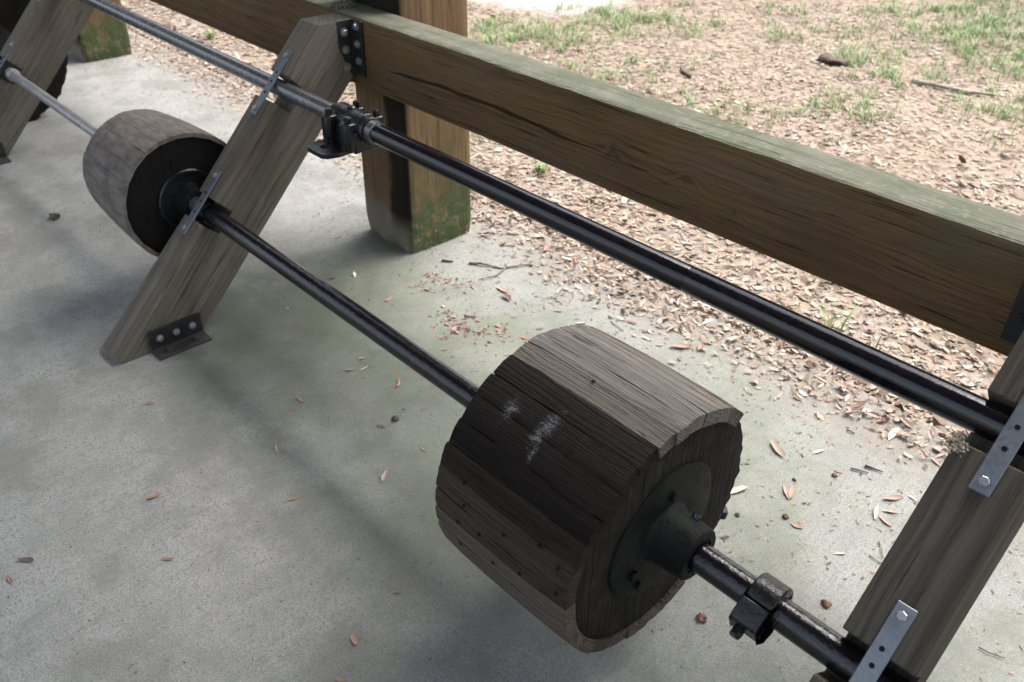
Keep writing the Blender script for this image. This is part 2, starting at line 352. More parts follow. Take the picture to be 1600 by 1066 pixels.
def leafmat(name, rough=.7):
    t = NT(name); a = t.n('Attribute'); a.attribute_name = 'tint'; v = t.tc.outputs['Object']
    col = t.mix(t.math('MULTIPLY', t.map(t.noise(v, 160, 3), .5, .7), .3), a.outputs['Color'], (.10, .065, .045))
    return t.fin(col, rough, spec=.35)
M['leaf'] = leafmat('dry_leaf')
M['blade'] = leafmat('grass_blade', .6)
def plain(name, ca, cb, sc=80, rough=.85, bumpv=.4):
    t = NT(name); v = t.tc.outputs['Object']; n = t.noise(v, sc, 5, .65)
    return t.fin(t.mix(t.map(n, .35, .65), ca, cb), rough, t.bump(n, bumpv, .004), spec=.25)
M['twig'] = plain('dry_twig', (.09, .075, .06), (.20, .17, .14))
M['stick'] = plain('pale_stick', (.19, .18, .13), (.33, .31, .24), 40)
M['bark'] = plain('dark_bark', (.04, .03, .025), (.11, .08, .06))
M['crumb'] = plain('red_brown_crumbs', (.10, .05, .035), (.24, .13, .09), 40)
M['dust'] = plain('grey_dust_web', (.10, .09, .07), (.20, .18, .145), 160)
M['pebble'] = plain('white_pebble', (.55, .53, .48), (.68, .66, .60))
M['mound'] = plain('dark_soil_mound', (.05, .035, .025), (.13, .09, .07), 30)

# ------------------------------------------------------------------ setting: slab and ground
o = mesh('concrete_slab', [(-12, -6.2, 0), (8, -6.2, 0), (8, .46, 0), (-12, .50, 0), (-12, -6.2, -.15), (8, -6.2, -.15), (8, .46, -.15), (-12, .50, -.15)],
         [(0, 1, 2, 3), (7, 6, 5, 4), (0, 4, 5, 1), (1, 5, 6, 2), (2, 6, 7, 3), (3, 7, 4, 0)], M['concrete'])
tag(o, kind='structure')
gv, gf = [], []
xs = np.concatenate([[-150, -40, -14], np.arange(-9, 6.01, .15), [14, 40, 150]]); ys = np.concatenate([np.arange(.40, 8.0, .15), [12, 30, 150]])
for j, y in enumerate(ys):
    for i, x in enumerate(xs):
        z = -.008 + (.03 * (noise.noise((x * .9, y * .9, 3)) + .4 * noise.noise((x * 3.1, y * 3.1, 1)))) * min(1, max(0, (y - .45) / .6))
        gv.append((x, y, z - (.03 if j == 0 else 0)))
nx = len(xs)
for j in range(len(ys) - 1):
    for i in range(nx - 1): gf.append((j * nx + i, j * nx + i + 1, (j + 1) * nx + i + 1, (j + 1) * nx + i))
def gz(x, y): return -.008 + (.03 * (noise.noise((x * .9, y * .9, 3)) + .4 * noise.noise((x * 3.1, y * 3.1, 1)))) * min(1, max(0, (y - .45) / .6)) if y > .46 else 0.0
n0 = len(gv); gv += [(-150, -150, -.06), (150, -150, -.06), (150, .40, -.06), (-150, .40, -.06)]; gf.append((n0, n0 + 1, n0 + 2, n0 + 3))
tag(mesh('ground', gv, gf, M['soil'], smooth=True), kind='structure')

# ------------------------------------------------------------------ roof of the open shelter (above the frame; it keeps the slab in shade)
EAVE, REAR, RZ = .50, -2.3, 2.7
rt = empty('shelter_roof', (0, 0, RZ)); tag(rt, 'low timber roof carried by the square posts over the slab', 'roof')
mb = MB(); RY = (EAVE + REAR) / 2; mb.prism([(EAVE, 0), (EAVE, .03), (RY, .65), (REAR, .03), (REAR, 0), (RY, .62)], -11.5, 7.5); mb.build('roof_deck', M['roof'], rt)
for i, x in enumerate(np.arange(-11, 7.4, 1.2)):
    mb = MB(); mb.prism([(EAVE - .05, -.004), (RY, .61), (RY, .47), (EAVE - .05, -.144)], x, x + .05); mb.build('rafter', M['roof'], rt)
    mb = MB(); mb.prism([(REAR + .05, -.004), (RY, .61), (RY, .47), (REAR + .05, -.144)], x, x + .05); mb.build('rafter', M['roof'], rt)

# ------------------------------------------------------------------ posts
def post(x0, label):
    root = empty('shelter_post', (x0 - .143, .143, 0)); tag(root, label, 'post', 'square posts along the slab edge')
    bm = bmesh.new(); h = .143; H = RZ - .01
    zs = [0, .012, .03, .06, .1, .16, .25, .4, .6, .8, 1, 1.4, 2, H]; nn = 12
    ring = []
    for z in zs:
        r = []
        for k in range(4):
            cx, cy = [(-h, -h), (h, -h), (h, h), (-h, h)][k]; ex, ey = [(h, -h), (h, h), (-h, h), (-h, -h)][k]
            for i in range(nn):
                f = i / nn; x, y = cx + (ex - cx) * f, cy + (ey - cy) * f
                d = Vector((x, y)); rr = max(abs(x), abs(y)); cut = max(0, abs(x) + abs(y) - (2 * h - .010))
                x -= math.copysign(cut / 2, x); y -= math.copysign(cut / 2, y)
                e = .010 * max(0, 1 - z / .10) * noise.noise((x * 14 + x0, y * 14, z * 6)) + .0035 * noise.noise((x * 25, y * 25, z * 4 + x0)) - .006 * max(0, 1 - z / .05)
                x *= 1 + e / h; y *= 1 + e / h
                zz = z + (max(0, .010 * noise.noise((x * 22, y * 22, 5 + x0))) if z == 0 else 0)
                r.append(bm.verts.new((x, y, zz)))
        ring.append(r)
    for a, b in zip(ring, ring[1:]):
        for i in range(len(a)): bm.faces.new((a[i], a[(i + 1) % len(a)], b[(i + 1) % len(a)], b[i]))
    bm.faces.new(ring[-1]); bm.faces.new(ring[0])
    me = bpy.data.meshes.new('timber'); bm.to_mesh(me); bm.free(); me.materials.append(M['post'])
    o = bpy.data.objects.new('timber', me); link(o, root)
    return root
post(0, 'thick square wooden post with green algae and a black tar run beside the bearing block')
post(-3.063, 'distant square post with a green base beyond the far drum')

# ------------------------------------------------------------------ rails between the posts
YB0, YB1, ZB0, ZB1 = -.122, -.006, .632, .844
def rail(x0, x1, z0, z1, y0, y1, crack, label, N=170):
    vs, fs, mi = [], [], []
    nr = None
    for i in range(N + 1):
        x = x0 + (x1 - x0) * i / N
        wz = .0025 * noise.noise((x * 2.2, 0, 1)); chip = .004 * noise.noise((x * 9, 2, 0)) + .0025 * noise.noise((x * 33, 5, 0))
        zt = z1 + wz + .004 * noise.noise((x * 1.3, 4, 9)); zb = z0 + .003 * noise.noise((x * 1.5, 7, 2))
        prof = [(y1, zb + .006), (y1 - .006, zb), (y0 + .005, zb), (y0, zb + .005)]
        rows = []
        if crack:
            cx = [c[0] for c in crack]; cz = [c[1] for c in crack]
            zc = float(np.interp(x, cx, cz)) + .004 * noise.noise((x * 8, 1, 3)) + .002 * noise.noise((x * 30, 1, 3))
            on = min(1, max(0, (x - cx[0]) / .08), max(0, (cx[-1] - x) / .2)) if cx[0] < x < cx[-1] else 0
            gw = .0045 * on * (1 + .5 * noise.noise((x * 12, 3, 3))) + .0006
            rows = [(0, zb + .03), (0, zc - .02), (0, zc - gw), (.040 * on, zc - .004 * on), (0, zc + gw), (0, zc + .02), (0, (zc + zt) / 2 + .02), (0, zt - .03)]
        else: rows = [(0, zb + (zt - zb) * f) for f in (.2, .4, .6, .8)]
        for dy, z in rows: prof.append((y0 + dy + (.0015 * noise.noise((x * 3, z * 30, 1)) if not dy else 0), z))
        prof += [(y0, zt - .009 + chip), (y0 + .003, zt - .003 + chip * .8), (y0 + .010 + chip, zt - .0005), (y0 + .03, zt + .001), ((y0 + y1) / 2, zt - .001), (y1 - .02, zt), (y1 - .006, zt - .001 + chip * .4), (y1, zt - .007)]
        nr = len(prof); vs += [(x, *q) for q in prof]
    top0 = nr - 7
    for i in range(N):
        for k in range(nr):
            l = (k + 1) % nr; fs.append((i * nr + k, i * nr + l, (i + 1) * nr + l, (i + 1) * nr + k)); mi.append(1 if top0 <= k < nr - 1 else 0)
    fs += [tuple(range(nr)), tuple(N * nr + k for k in range(nr))]; mi += [0, 0]
    root = empty('timber_rail', ((x0 + x1) / 2, (y0 + y1) / 2, z0)); tag(root, label, 'rail', 'rails between the posts')
    o = mesh('timber', vs, fs, [M['rail'], M['rail_top']], None, mi=mi); o.parent = root; o.matrix_parent_inverse = Matrix.Translation(root.location).inverted()
    return root
rail(-.16, 3.35, ZB0, ZB1, YB0, YB1, [(.10, .716), (.34, .730), (.55, .729), (.70, .727), (.86, .722), (.98, .720)], 'thick brown timber rail with long crack and green-grey top, at right')
rail(-3.9, -.164, ZB0 - .02, ZB1 - .002, YB0 + .006, YB1, None, 'brown timber rail running left behind the far drum', 120)

# ------------------------------------------------------------------ leaning braces
BA = R(46.13); YF = -1.0569; HB = .193
Dv = Vector((0, math.cos(BA), math.sin(BA))); Nv = Vector((0, -math.sin(BA), math.cos(BA)))   # along and out of the upper face
def brace(x0, x1, label, lean=0.0, strap_mid=.5, plate='none', foot=True, wm='brace'):
    root = empty('leaning_brace', ((x0 + x1) / 2, YF, 0)); tag(root, label, 'brace', 'leaning braces carrying the shafts')
    w = x1 - x0
    # frame: local X along the brace, local Z out of the upper face, local Y = -world X
    ang = Matrix(((-lean, -1, 0), (Dv.y, 0, Nv.y), (Dv.z, 0, Nv.z))).to_4x4()
    cb, sb = math.cos(BA), math.sin(BA)
    zt = ZB1 - .004; yt = YB0 - .004
    def loc(y, z): d = Vector((0, y - YF, z)); return (d.dot(Dv), d.dot(Nv))
    s_top = zt / sb
    poly = [loc(YF + .006, .012), loc(YF, 0.02)]
    # the two seats for the shafts are cut out of the upper edge
    for a, b in ((.483, .565), (.903, .990)):
        poly += [(a - .002, 0), (a, -.003), (a + .003, -.067), (b - .003, -.067), (b, -.002), (b + .002, 0)]
    poly += [(s_top, 0), loc(yt, zt), loc(yt, (yt - YF - HB * sb) * math.tan(BA) - HB * cb + .0), loc(YF + HB / sb, 0.0), loc(YF + .02, 0.0)]
    mb = MB()
    n = len(poly)
    vs = [(s, w / 2, h) for s, h in poly] + [(s, -w / 2, h) for s, h in poly]
    fs = [tuple(range(n)), tuple(range(2 * n - 1, n - 1, -1))] + [(i, (i + 1) % n, (i + 1) % n + n, i + n) for i in range(n)]
    mb.add(vs, fs)
    o = mb.build('timber', M[wm], root, bevel=.0035, seg=2)
    mat = ang; mat.translation = Vector((0, 0, 0)); o.matrix_local = mat
    xm = -(strap_mid - .5) * w
    for a, b in ((.432, .648), (.845, 1.063)):
        mb = MB(); hw = .0155; N = 10
        # flat bar with holes sitting on the upper face
        mb.box((a, xm - hw, .0005), (b, xm + hw, .0055))
        st = mb.build('strap', M['galv'], root, bevel=.0012, seg=1); st.matrix_local = mat
        for s in (a + .018, b - .018):
            hexbolt('bolt', (s, xm, .0056), (0, 0, 1), .0085, .0075, M['bolt'], st, False)
        for s in (a + .075, a + .112, b - .075):
            mb = MB(); mb.lathe([(0, .0042), (.0004, .0042)], 12, 'z'); h = mb.build('bolt_hole', M['nail'], st); h.location = (s, xm, .0056)
    if plate != 'none':
        # angle bracket joining the brace to the rail
        sg = 1 if plate == 'near' else -1; xf = w / 2 * sg + lean * -1.15 * 1.0
        lx = xf + sg * .008
        mb = MB(); z0, z1 = ZB1 - .175, ZB1 - .006; yb = YB0 - YF - .0035
        mb.prism([(lx - .003, yb - .060), (lx + .003, yb - .060), (lx + .003, yb - .006), (lx + sg * .052, yb - .006), (lx + sg * .052, yb), (lx - .003, yb)] if sg > 0 else [(lx - .003, yb - .060), (lx + .003, yb - .060), (lx + .003, yb), (lx - .052, yb), (lx - .052, yb - .006), (lx - .003, yb - .006)], z0, z1, 'z')
        pl = mb.build('angle_bracket', M['plate'], root, bevel=.001, seg=1)
        for k in range(3):
            zz = z1 - .035 - k * .052
            hexbolt('bolt', (lx + sg * .003, yb - .034, zz), (sg, 0, 0), .0085, .009, M['bolt' if sg > 0 else 'plate'], pl)
            hexbolt('bolt', (lx + sg * .029, yb - .0065, zz + .018), (0, -1, 0), .0085, .009, M['bolt' if sg > 0 else 'plate'], pl)
    if foot:
        xf = w / 2 + .004; y0, y1 = .105, .270
        mb = MB(); mb.prism([(xf - .003, .001), (xf + .056, .001), (xf + .056, .009), (xf + .003, .009), (xf + .003, .075), (xf - .003, .075)], y0, y1, 'y')
        # prism on axis y takes (x, z) pairs
        pl = mb.build('foot_bracket', [M['plate'], M['plate_rust']], root, bevel=.001, seg=1)
        for poly_ in pl.data.polygons:
            c = poly_.center
            if c.x > xf + .01: poly_.material_index = 1
        for k in range(3): hexbolt('bolt', (xf + .003, y0 + .03 + k * .052, .042), (1, 0, 0), .0075, .008, M['bolt'], pl)
        for k in range(2): hexbolt('bolt', (xf + .032, y0 + .04 + k * .085, .009), (0, 0, 1), .009, .012, M['plate_rust'], pl)
    return root
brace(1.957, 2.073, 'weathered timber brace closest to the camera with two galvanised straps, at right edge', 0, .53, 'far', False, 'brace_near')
brace(-.1533, -.0522, 'leaning timber brace in the middle, between the far drum and the tarred post', .02, .45, 'near', True)
brace(-2.0, -1.9, 'leaning timber brace farthest left, in front of the black wheel', .0, .82, 'none', True)

# ------------------------------------------------------------------ shafts
YU, ZU = -.3702, .6656; YL, ZL = -.6675, .3528
def shaft(name, y, z, prof, mats, mids, label):
    root = empty(name, (0, y, z)); tag(root, label, 'shaft')
    for i, (pr, m, nm) in enumerate(zip(prof, mats, mids)):
        mb = MB(); mb.lathe(pr, 40, 'x'); autosmooth(mb.build(nm, m, root), 30)
    return root
shaft('line_shaft', YU, ZU, [[(-4.6, .0255), (.19, .0255)], [(.19, .0264), (1.400, .0272), (1.404, .0262)], [(1.405, .0268), (1.409, .0282), (3.2, .0290)]],
      [M['steel_dark'], M['shaft'], M['shaft']], ['worn_length', 'painted_length', 'painted_length'], 'upper long round shaft below the rail, carrying the bearing block')
shaft('line_shaft', YL, ZL, [[(-2.6, .0195), (-.5, .0195)], [(-.52, .0262), (-.10, .0262)], [(-.099, .0264), (1.35, .0268)], [(1.36, .0277), (3.2, .0277)]],
      [M['steel'], M['steel_dark'], M['shaft_rough'], M['shaft_rough']], ['bare_length', 'worn_length', 'painted_length', 'painted_length'], 'lower round shaft running through both wooden drums')

# ------------------------------------------------------------------ near drum
def stave(parent, a0, a1, x0, x1, r0, r1, th, mat, nx=9, na=5, crown=0.0, gap=.13, step=.9):
    vs, fs = [], []
    g = R(gap); a0, a1 = R(a0) + g, R(a1) - g; dr = random.uniform(-.0009, .0008) * step; sd_ = random.uniform(0, 50)
    for i in range(nx + 1):
        f = i / nx; x = x0 + (x1 - x0) * f; r = r0 + (r1 - r0) * f + crown * (1 - (2 * f - 1) ** 2) + dr
        if i in (0, nx): r -= .0015
        for k in range(na + 1):
            h = k / na; a = a0 + (a1 - a0) * h + .0012 / r * noise.noise((f * 6, k // na * 3.0, sd_)) * (1 if k in (0, na) else 0) * 3
            e = -.0011 * step if k in (0, na) else 0
            rr = r + e + .0012 * noise.noise((f * 3, h * 2, sd_))
            jx = .0025 * noise.noise((h * 3, sd_, 1)) if i in (0, nx) else 0
            vs.append((x + jx, rr * math.cos(a), rr * math.sin(a)))
        for a in (a1, a0): vs.append((x, (r - th) * math.cos(a), (r - th) * math.sin(a)))
    m = na + 3
    for i in range(nx):
        for k in range(m): fs.append((i * m + k, i * m + (k + 1) % m, (i + 1) * m + (k + 1) % m, (i + 1) * m + k))
    fs += [tuple(range(m)), tuple(nx * m + k for k in range(m))]
    o = mesh('stave', vs, fs, mat, parent)
    return autosmooth(o, 30)

def disc(name, x0, x1, rfun, mat, parent, n=96, hole=0):
    vs, fs = [], []
    for k, (x, q) in enumerate(((x0, 1), ((x0 + x1) / 2, 1.0), (x1 - .002, .998), (x1, .985))):
        for i in range(n):
            a = 2 * math.pi * i / n; r = rfun(a) * q; vs.append((x, r * math.cos(a), r * math.sin(a)))
    for k in range(3):
        for i in range(n):
            j = (i + 1) % n; fs.append((k * n + i, k * n + j, (k + 1) * n + j, (k + 1) * n + i))
    # concentric rings on the outer face so that it can be uneven
    last = 3 * n
    for q in (.85, .7, .5, .3, .12):
        b = len(vs)
        for i in range(n):
            a = 2 * math.pi * i / n; r = rfun(a) * q * .985
            vs.append((x1 + .0025 * noise.noise((r * math.cos(a) * 18, r * math.sin(a) * 18, x1 * 7)), r * math.cos(a), r * math.sin(a)))
        for i in range(n):
            j = (i + 1) % n; fs.append((last + i, last + j, b + j, b + i))
        last = b
    fs.append(tuple(last + i for i in range(n))); fs.append(tuple(range(n)))
    return autosmooth(mesh(name, vs, fs, mat, parent), 45)

XC = 1.42       # origin of the near drum along the shaft
nd = empty('wooden_drum', (XC, YL, ZL)); tag(nd, 'large near wooden drum pulley of weathered dark staves with an iron hub', 'drum pulley', 'wooden drum pulleys on the shafts')
bounds = [42, 55, 64.5, 77, 87, 95.5, 105.5, 116.5, 127, 138.5, 149, 159.5, 170, 180, 190, 201, 213, 226, 240, 254, 268, 282, 296, 310]
for a0, a1 in zip(bounds, bounds[1:]):
    c = (a0 + a1) / 2
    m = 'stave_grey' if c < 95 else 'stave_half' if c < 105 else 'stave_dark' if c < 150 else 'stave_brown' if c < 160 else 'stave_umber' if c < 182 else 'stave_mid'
    ex = (1.631 if c < 105 else 1.626 if c < 150 else 1.622) + random.uniform(-.0018, .0018)
    stave(nd, a0, a1, 1.290 - XC + random.uniform(-.003, .003), ex - XC, .262, .258, .028 if c < 105 else .024, M[m], crown=.003)
for a0, a1 in ((310, 325), (325, 341), (341, 356), (356, 371), (371, 386.5), (386.5, 402)):      # broken short staves on the far side
    stave(nd, a0, a1, 1.290 - XC, 1.575 - XC + random.uniform(-.02, .01), .258, .252, .024, M['stave_mid'])
def rag(a):
    d = math.degrees(a) % 360
    j = .6 * (noise.noise((math.cos(a) * 9, math.sin(a) * 9, 0)) + 1.1 * noise.noise((math.cos(a) * 26, math.sin(a) * 26, 4)))
    if d < 44 or d > 308: return .248 + .014 * j
    return .232
disc('end_disc', 1.575 - XC, 1.617 - XC, rag, M['disc'], nd)
disc('end_disc', 1.312 - XC, 1.330 - XC, lambda a: .23, M['disc'], nd)
mb = MB(); mb.lathe([(1.613 - XC, .143), (1.6205 - XC, .143), (1.6225 - XC, .140), (1.6235 - XC, .075)], 64, 'x'); fl = autosmooth(mb.build('flange_plate', M['iron_green'], nd), 35)
mb = MB(); mb.lathe([(1.621 - XC, .066), (1.626 - XC, .060), (1.634 - XC, .0565), (1.690 - XC, .0525), (1.697 - XC, .0515), (1.700 - XC, .048), (1.700 - XC, .034), (1.6965 - XC, .033), (1.6965 - XC, .026)], 48, 'x'); autosmooth(mb.build('hub', M['iron_green'], nd), 40)
for a, r, s in ((84, .085, .0125), (-149, .097, .0125), (-124, .112, .0105), (-30, .10, .0125)):
    b_ = hexbolt('bolt', (1.6225 - XC, r * math.cos(R(a)), r * math.sin(R(a))), (1, 0, 0), s * .85, .008, M['iron_green'], nd, False)
hexbolt('bolt', (1.596 - XC, .244 * math.cos(R(-29)), .244 * math.sin(R(-29))), (.5, .8, -.3), .016, .03, M['iron'], nd, True)
hexbolt('set_screw', (1.665 - XC, .053 * math.cos(R(60)), .053 * math.sin(R(60))), (0, math.cos(R(60)), math.sin(R(60))), .008, .010, M['iron'], nd, False)
for x, a in ((1.361, 158.9), (1.373, 167.5), (1.361, 177.4), (1.418, 174.8), (1.363, 190), (1.473, 166.5), (1.548, 160.2), (1.455, 184), (1.593, 163.3), (1.52, 178), (1.60, 174), (1.42, 199), (1.456, 97)):
    rr = .2655 - (x - 1.46) ** 2 * .12 - (x - 1.46) * .02 + .0006
    mb = MB(); mb.lathe([(0, .0040), (.0010, .0036), (.0014, .0015)], 8, 'z'); o = mb.build('nail', M['nail'], nd)
    dv = Vector((0, math.cos(R(a)), math.sin(R(a)))); o.rotation_mode = 'QUATERNION'; o.rotation_quaternion = dv.to_track_quat('Z', 'Y'); o.location = Vector((x - XC, 0, 0)) + dv * (rr - .001)

# ------------------------------------------------------------------ far drum
XF = -.40
fd = empty('wooden_drum', (XF, YL, ZL)); tag(fd, 'smaller pale wooden drum pulley with a black end, behind the middle brace', 'drum pulley', 'wooden drum pulleys on the shafts')
for k in range(24):
    stave(fd, k * 15, k * 15 + 15, -.575 - XF + random.uniform(-.004, .004), -.232 - XF, .192, .209, .012, M['stave_pale'], nx=6, na=3, crown=.003, gap=.04, step=.5)
disc('end_disc', -.30 - XF, -.240 - XF, lambda a: .199, M['disc_black'], fd)
disc('end_disc', -.57 - XF, -.545 - XF, lambda a: .18, M['disc_black'], fd)
mb = MB(); mb.lathe([(-.236 - XF - .006, .098), (-.230 - XF, .098), (-.226 - XF, .094), (-.226 - XF, .086), (-.233 - XF, .082), (-.233 - XF, .05)], 48, 'x'); autosmooth(mb.build('flange_ring', M['iron'], fd), 35)
mb = MB(); mb.lathe([(-.236 - XF, .055), (-.215 - XF, .05), (-.185 - XF, .046), (-.183 - XF, .027)], 32, 'x'); autosmooth(mb.build('hub', M['iron'], fd), 35)
for a in (100, 190, 280, 10): hexbolt('bolt', (-.239 - XF, .135 * math.cos(R(a)), .135 * math.sin(R(a))), (1, 0, 0), .006, .007, M['nail'], fd, False)
mb = MB(); mb.lathe([(-.64 - XF, .014), (-.635 - XF, .016), (-.54 - XF, .016)], 12, 'x', (0, -.112, .02)); autosmooth(mb.build('peg', M['steel'], fd), 35)

# ------------------------------------------------------------------ black wheel behind the far brace
XT = -2.35
bw = empty('black_wheel', (XT, YL, ZL)); tag(bw, 'large black ragged wheel behind the farthest leaning brace', 'wheel')
disc('rim_disc', -2.44 - XT, -2.30 - XT, lambda a: .375 + .010 * noise.noise((math.cos(a) * 6, math.sin(a) * 6, 2)) + .009 * noise.noise((math.cos(a) * 22, math.sin(a) * 22, 2)), M['disc_black'], bw, 120)
mb = MB(); mb.lathe([(-2.30 - XT, .16), (-2.27 - XT, .15), (-2.26 - XT, .07), (-2.2 - XT, .06)], 40, 'x'); autosmooth(mb.build('hub', M['iron'], bw), 35)
rc = empty('shaft_collar', (-1.86, YL, ZL)); tag(rc, 'small ring collar where the thin bare shaft enters the farthest brace', 'collar')
mb = MB(); mb.lathe([(-.022, .024), (-.02, .027), (.012, .027), (.014, .024)], 28, 'x'); autosmooth(mb.build('ring', M['steel'], rc), 35)
mb = MB(); mb.lathe([(-.04, .036), (-.038, .039), (-.024, .039), (-.023, .028)], 28, 'x'); autosmooth(mb.build('washer', M['iron'], rc), 35)

# ------------------------------------------------------------------ clamp collar on the lower shaft
cl = empty('clamp_collar', (1.835, YL, ZL)); tag(cl, 'black cast clamp collar with a bolt on the lower shaft by the near drum', 'collar')
ea = R(205); ed = Vector((math.cos(ea), math.sin(ea))); en = Vector((-ed.y, ed.x))
pts = []
for i in range(25):
    a = -R(112) + R(224) * i / 24; q = -ed * (.044 * math.cos(a)) + en * (.044 * math.sin(a)); pts.append(q)
pts += [ed * .020 - en * .043, ed * .034 - en * .038, ed * .052 - en * .036, ed * .060 - en * .030, ed * .062 + en * .006, ed * .050 + en * .012, ed * .046 + en * .036, ed * .026 + en * .043]
mb = MB(); mb.prism([tuple(q) for q in pts], -.025, .025); o = autosmooth(mb.build('clamp_body', M['iron'], cl, bevel=.003, seg=2), 40)
hexbolt('bolt', (-.006, *(ed * .058 - en * .012)), (0, ed.x, ed.y), .0105, .022, M['iron'], cl, False)

# ------------------------------------------------------------------ bearing block on the upper shaft
bb = empty('bearing_block', (.27, YU, ZU)); tag(bb, 'black cast iron split bearing block with bolted cap on the upper shaft', 'bearing block')
def plate_hole(name, poly, hole_c, hr, z0, z1, mat, parent):
    bm = bmesh.new(); out = [bm.verts.new((x, y, z0)) for x, y in poly]; hv = [bm.verts.new((hole_c[0] + hr[0] * math.cos(2 * math.pi * i / 20), hole_c[1] + hr[1] * math.sin(2 * math.pi * i / 20), z0)) for i in range(20)]
    eds = [bm.edges.new((l[i], l[(i + 1) % len(l)])) for l in (out, hv) for i in range(len(l))]
    bmesh.ops.triangle_fill(bm, use_beauty=True, use_dissolve=False, edges=eds)
    r = bmesh.ops.extrude_face_region(bm, geom=list(bm.faces)); bmesh.ops.translate(bm, vec=(0, 0, z1 - z0), verts=[v for v in r['geom'] if isinstance(v, bmesh.types.BMVert)])
    bmesh.ops.recalc_face_normals(bm, faces=bm.faces)
    me = bpy.data.meshes.new(name); bm.to_mesh(me); bm.free(); me.materials.append(mat); o = bpy.data.objects.new(name, me); return link(o, parent)
for sg in (-1, 1):
    plate_hole('foot', [(-.062, sg * .03), (.045, sg * .03), (.05, sg * .085), (.04, sg * .118), (.025, sg * .128), (-.04, sg * .128), (-.058, sg * .118), (-.066, sg * .09)], (-.012, sg * .092), (.018, .012), -.062, -.050, M['iron'], bb)
mb = MB()
mb.prism([(-.045, -.062), (.045, -.062), (.040, -.035), (.040, -.001), (-.040, -.001), (-.040, -.035)], -.07, .065)
autosmooth(mb.build('base', M['iron'], bb, bevel=.004), 35)
mb = MB(); cp = [(.040, .001), (.040, .012)] + [(.036 * math.cos(R(a)), .012 + .028 * math.sin(R(a))) for a in range(15, 170, 15)] + [(-.040, .012), (-.040, .001)]
mb.prism(cp, -.068, .063); autosmooth(mb.build('cap', M['iron'], bb, bevel=.003), 35)
for bx in (-.048, .042):
    for sg in (-1, 1):
        mb = MB(); mb.prism([(-.020, -.010), (-.012, -.02), (.012, -.02), (.020, -.010), (.020, .018), (-.020, .018)], -.055, .022, 'z')
        o = autosmooth(mb.build('bolt_boss', M['iron'], bb, bevel=.004), 35); o.location = (bx, sg * .046, 0)
        if sg > 0: o.rotation_euler = (0, 0, math.pi)
        hexbolt('bolt', (bx, sg * .046, .022), (0, 0, 1), .0105, .016, M['iron'], bb, False)
mb = MB(); mb.lathe([(.060, .036), (.078, .036), (.084, .033), (.085, .0265)], 32, 'x'); autosmooth(mb.build('end_collar', M['iron'], bb), 35)
mb = MB(); mb.lathe([(.088, .0264), (.089, .031), (.112, .031), (.114, .0266)], 32, 'x'); autosmooth(mb.build('shaft_ring', M['steel_dark'], bb), 35)
mb = MB(); mb.lathe([(-.085, .0265), (-.084, .033), (-.078, .035), (-.066, .035)], 32, 'x'); autosmooth(mb.build('end_collar', M['iron'], bb), 35)
mb = MB(); mb.lathe([(.036, .012), (.044, .012), (.048, .008)], 14, 'z', (-.005, 0, -.002)); autosmooth(mb.build('oil_cup', M['iron'], bb), 35)

# ------------------------------------------------------------------ leaves
PAL = {'t': [(.38, .275, .225), (.42, .315, .265), (.28, .205, .155), (.44, .35, .29), (.31, .225, .18)], 'o': [(.32, .17, .09), (.28, .15, .085)], 'r': [(.22, .125, .095), (.27, .165, .13)],
       'd': [(.09, .06, .05), (.12, .075, .06)], 'w': [(.62, .58, .55), (.55, .52, .47)]}
def leaf_mesh(kind, i):
    """narrow live-oak leaf, cupped along the midrib and curled end to end, with a short stalk; 1 m long, scaled per object"""
    rs = random.Random(kind + str(i)); col = PAL[kind][i % len(PAL[kind])]
    wd = rs.uniform(.12, .20); cup = rs.uniform(.3, 1.1) * rs.choice((-1, 1, 1)); curl = rs.uniform(.1, .55); tw = rs.uniform(-.5, .5); side = rs.uniform(-.12, .12)
    st = [(-.5, .02), (-.36, .55), (-.15, .95), (.08, 1.0), (.28, .75), (.42, .4), (.5, .03)]
    vs, fs = [], []
    for k, (t, w) in enumerate(st):
        for sgn in (-1, 0, 1):
            u = sgn * w * wd * rs.uniform(.72, 1.15); z = abs(u) * cup + curl * t * t + u * tw * t * 2
            vs.append((t, u + side * (1 - 4 * t * t), z))
    for k in range(len(st) - 1):
        for j in (0, 1): fs.append((k * 3 + j, k * 3 + j + 1, k * 3 + j + 4, k * 3 + j + 3))
    n = len(vs); z0 = curl * .25
    vs += [(-.5, -.01, z0), (-.5, .01, z0), (-.66, .012, z0 + .03), (-.66, -.002, z0 + .03)]; fs.append((n, n + 1, n + 2, n + 3))
    zmin = min(v[2] for v in vs); vs = [(x, y, z - zmin) for x, y, z in vs]
    me = bpy.data.meshes.new('leaf'); me.from_pydata(vs, [], fs); me.materials.append(M['leaf'])
    at = me.color_attributes.new('tint', 'FLOAT_COLOR', 'POINT'); at.data.foreach_set('color', np.tile(np.array((*col, 1.0)), len(vs)))
    me.polygons.foreach_set('use_smooth', [True] * len(fs)); me.update()
    return me
LM = {k: [leaf_mesh(k, i) for i in range(5 if k == 't' else 3)] for k in PAL}
def leaf(x, y, ln, ang, kind, label, group, z=None, tilt=0):
    o = bpy.data.objects.new('leaf', random.choice(LM[kind])); link(o)
    o.location = (x, y, (gz(x, y) + .001) if z is None else z); s = ln / 1.05; o.scale = (s, s, s); o.rotation_euler = (random.uniform(-tilt, tilt), random.uniform(-tilt, tilt), ang)
    tag(o, label, 'leaf', group); return o
G1 = 'loose leaves on the concrete slab'
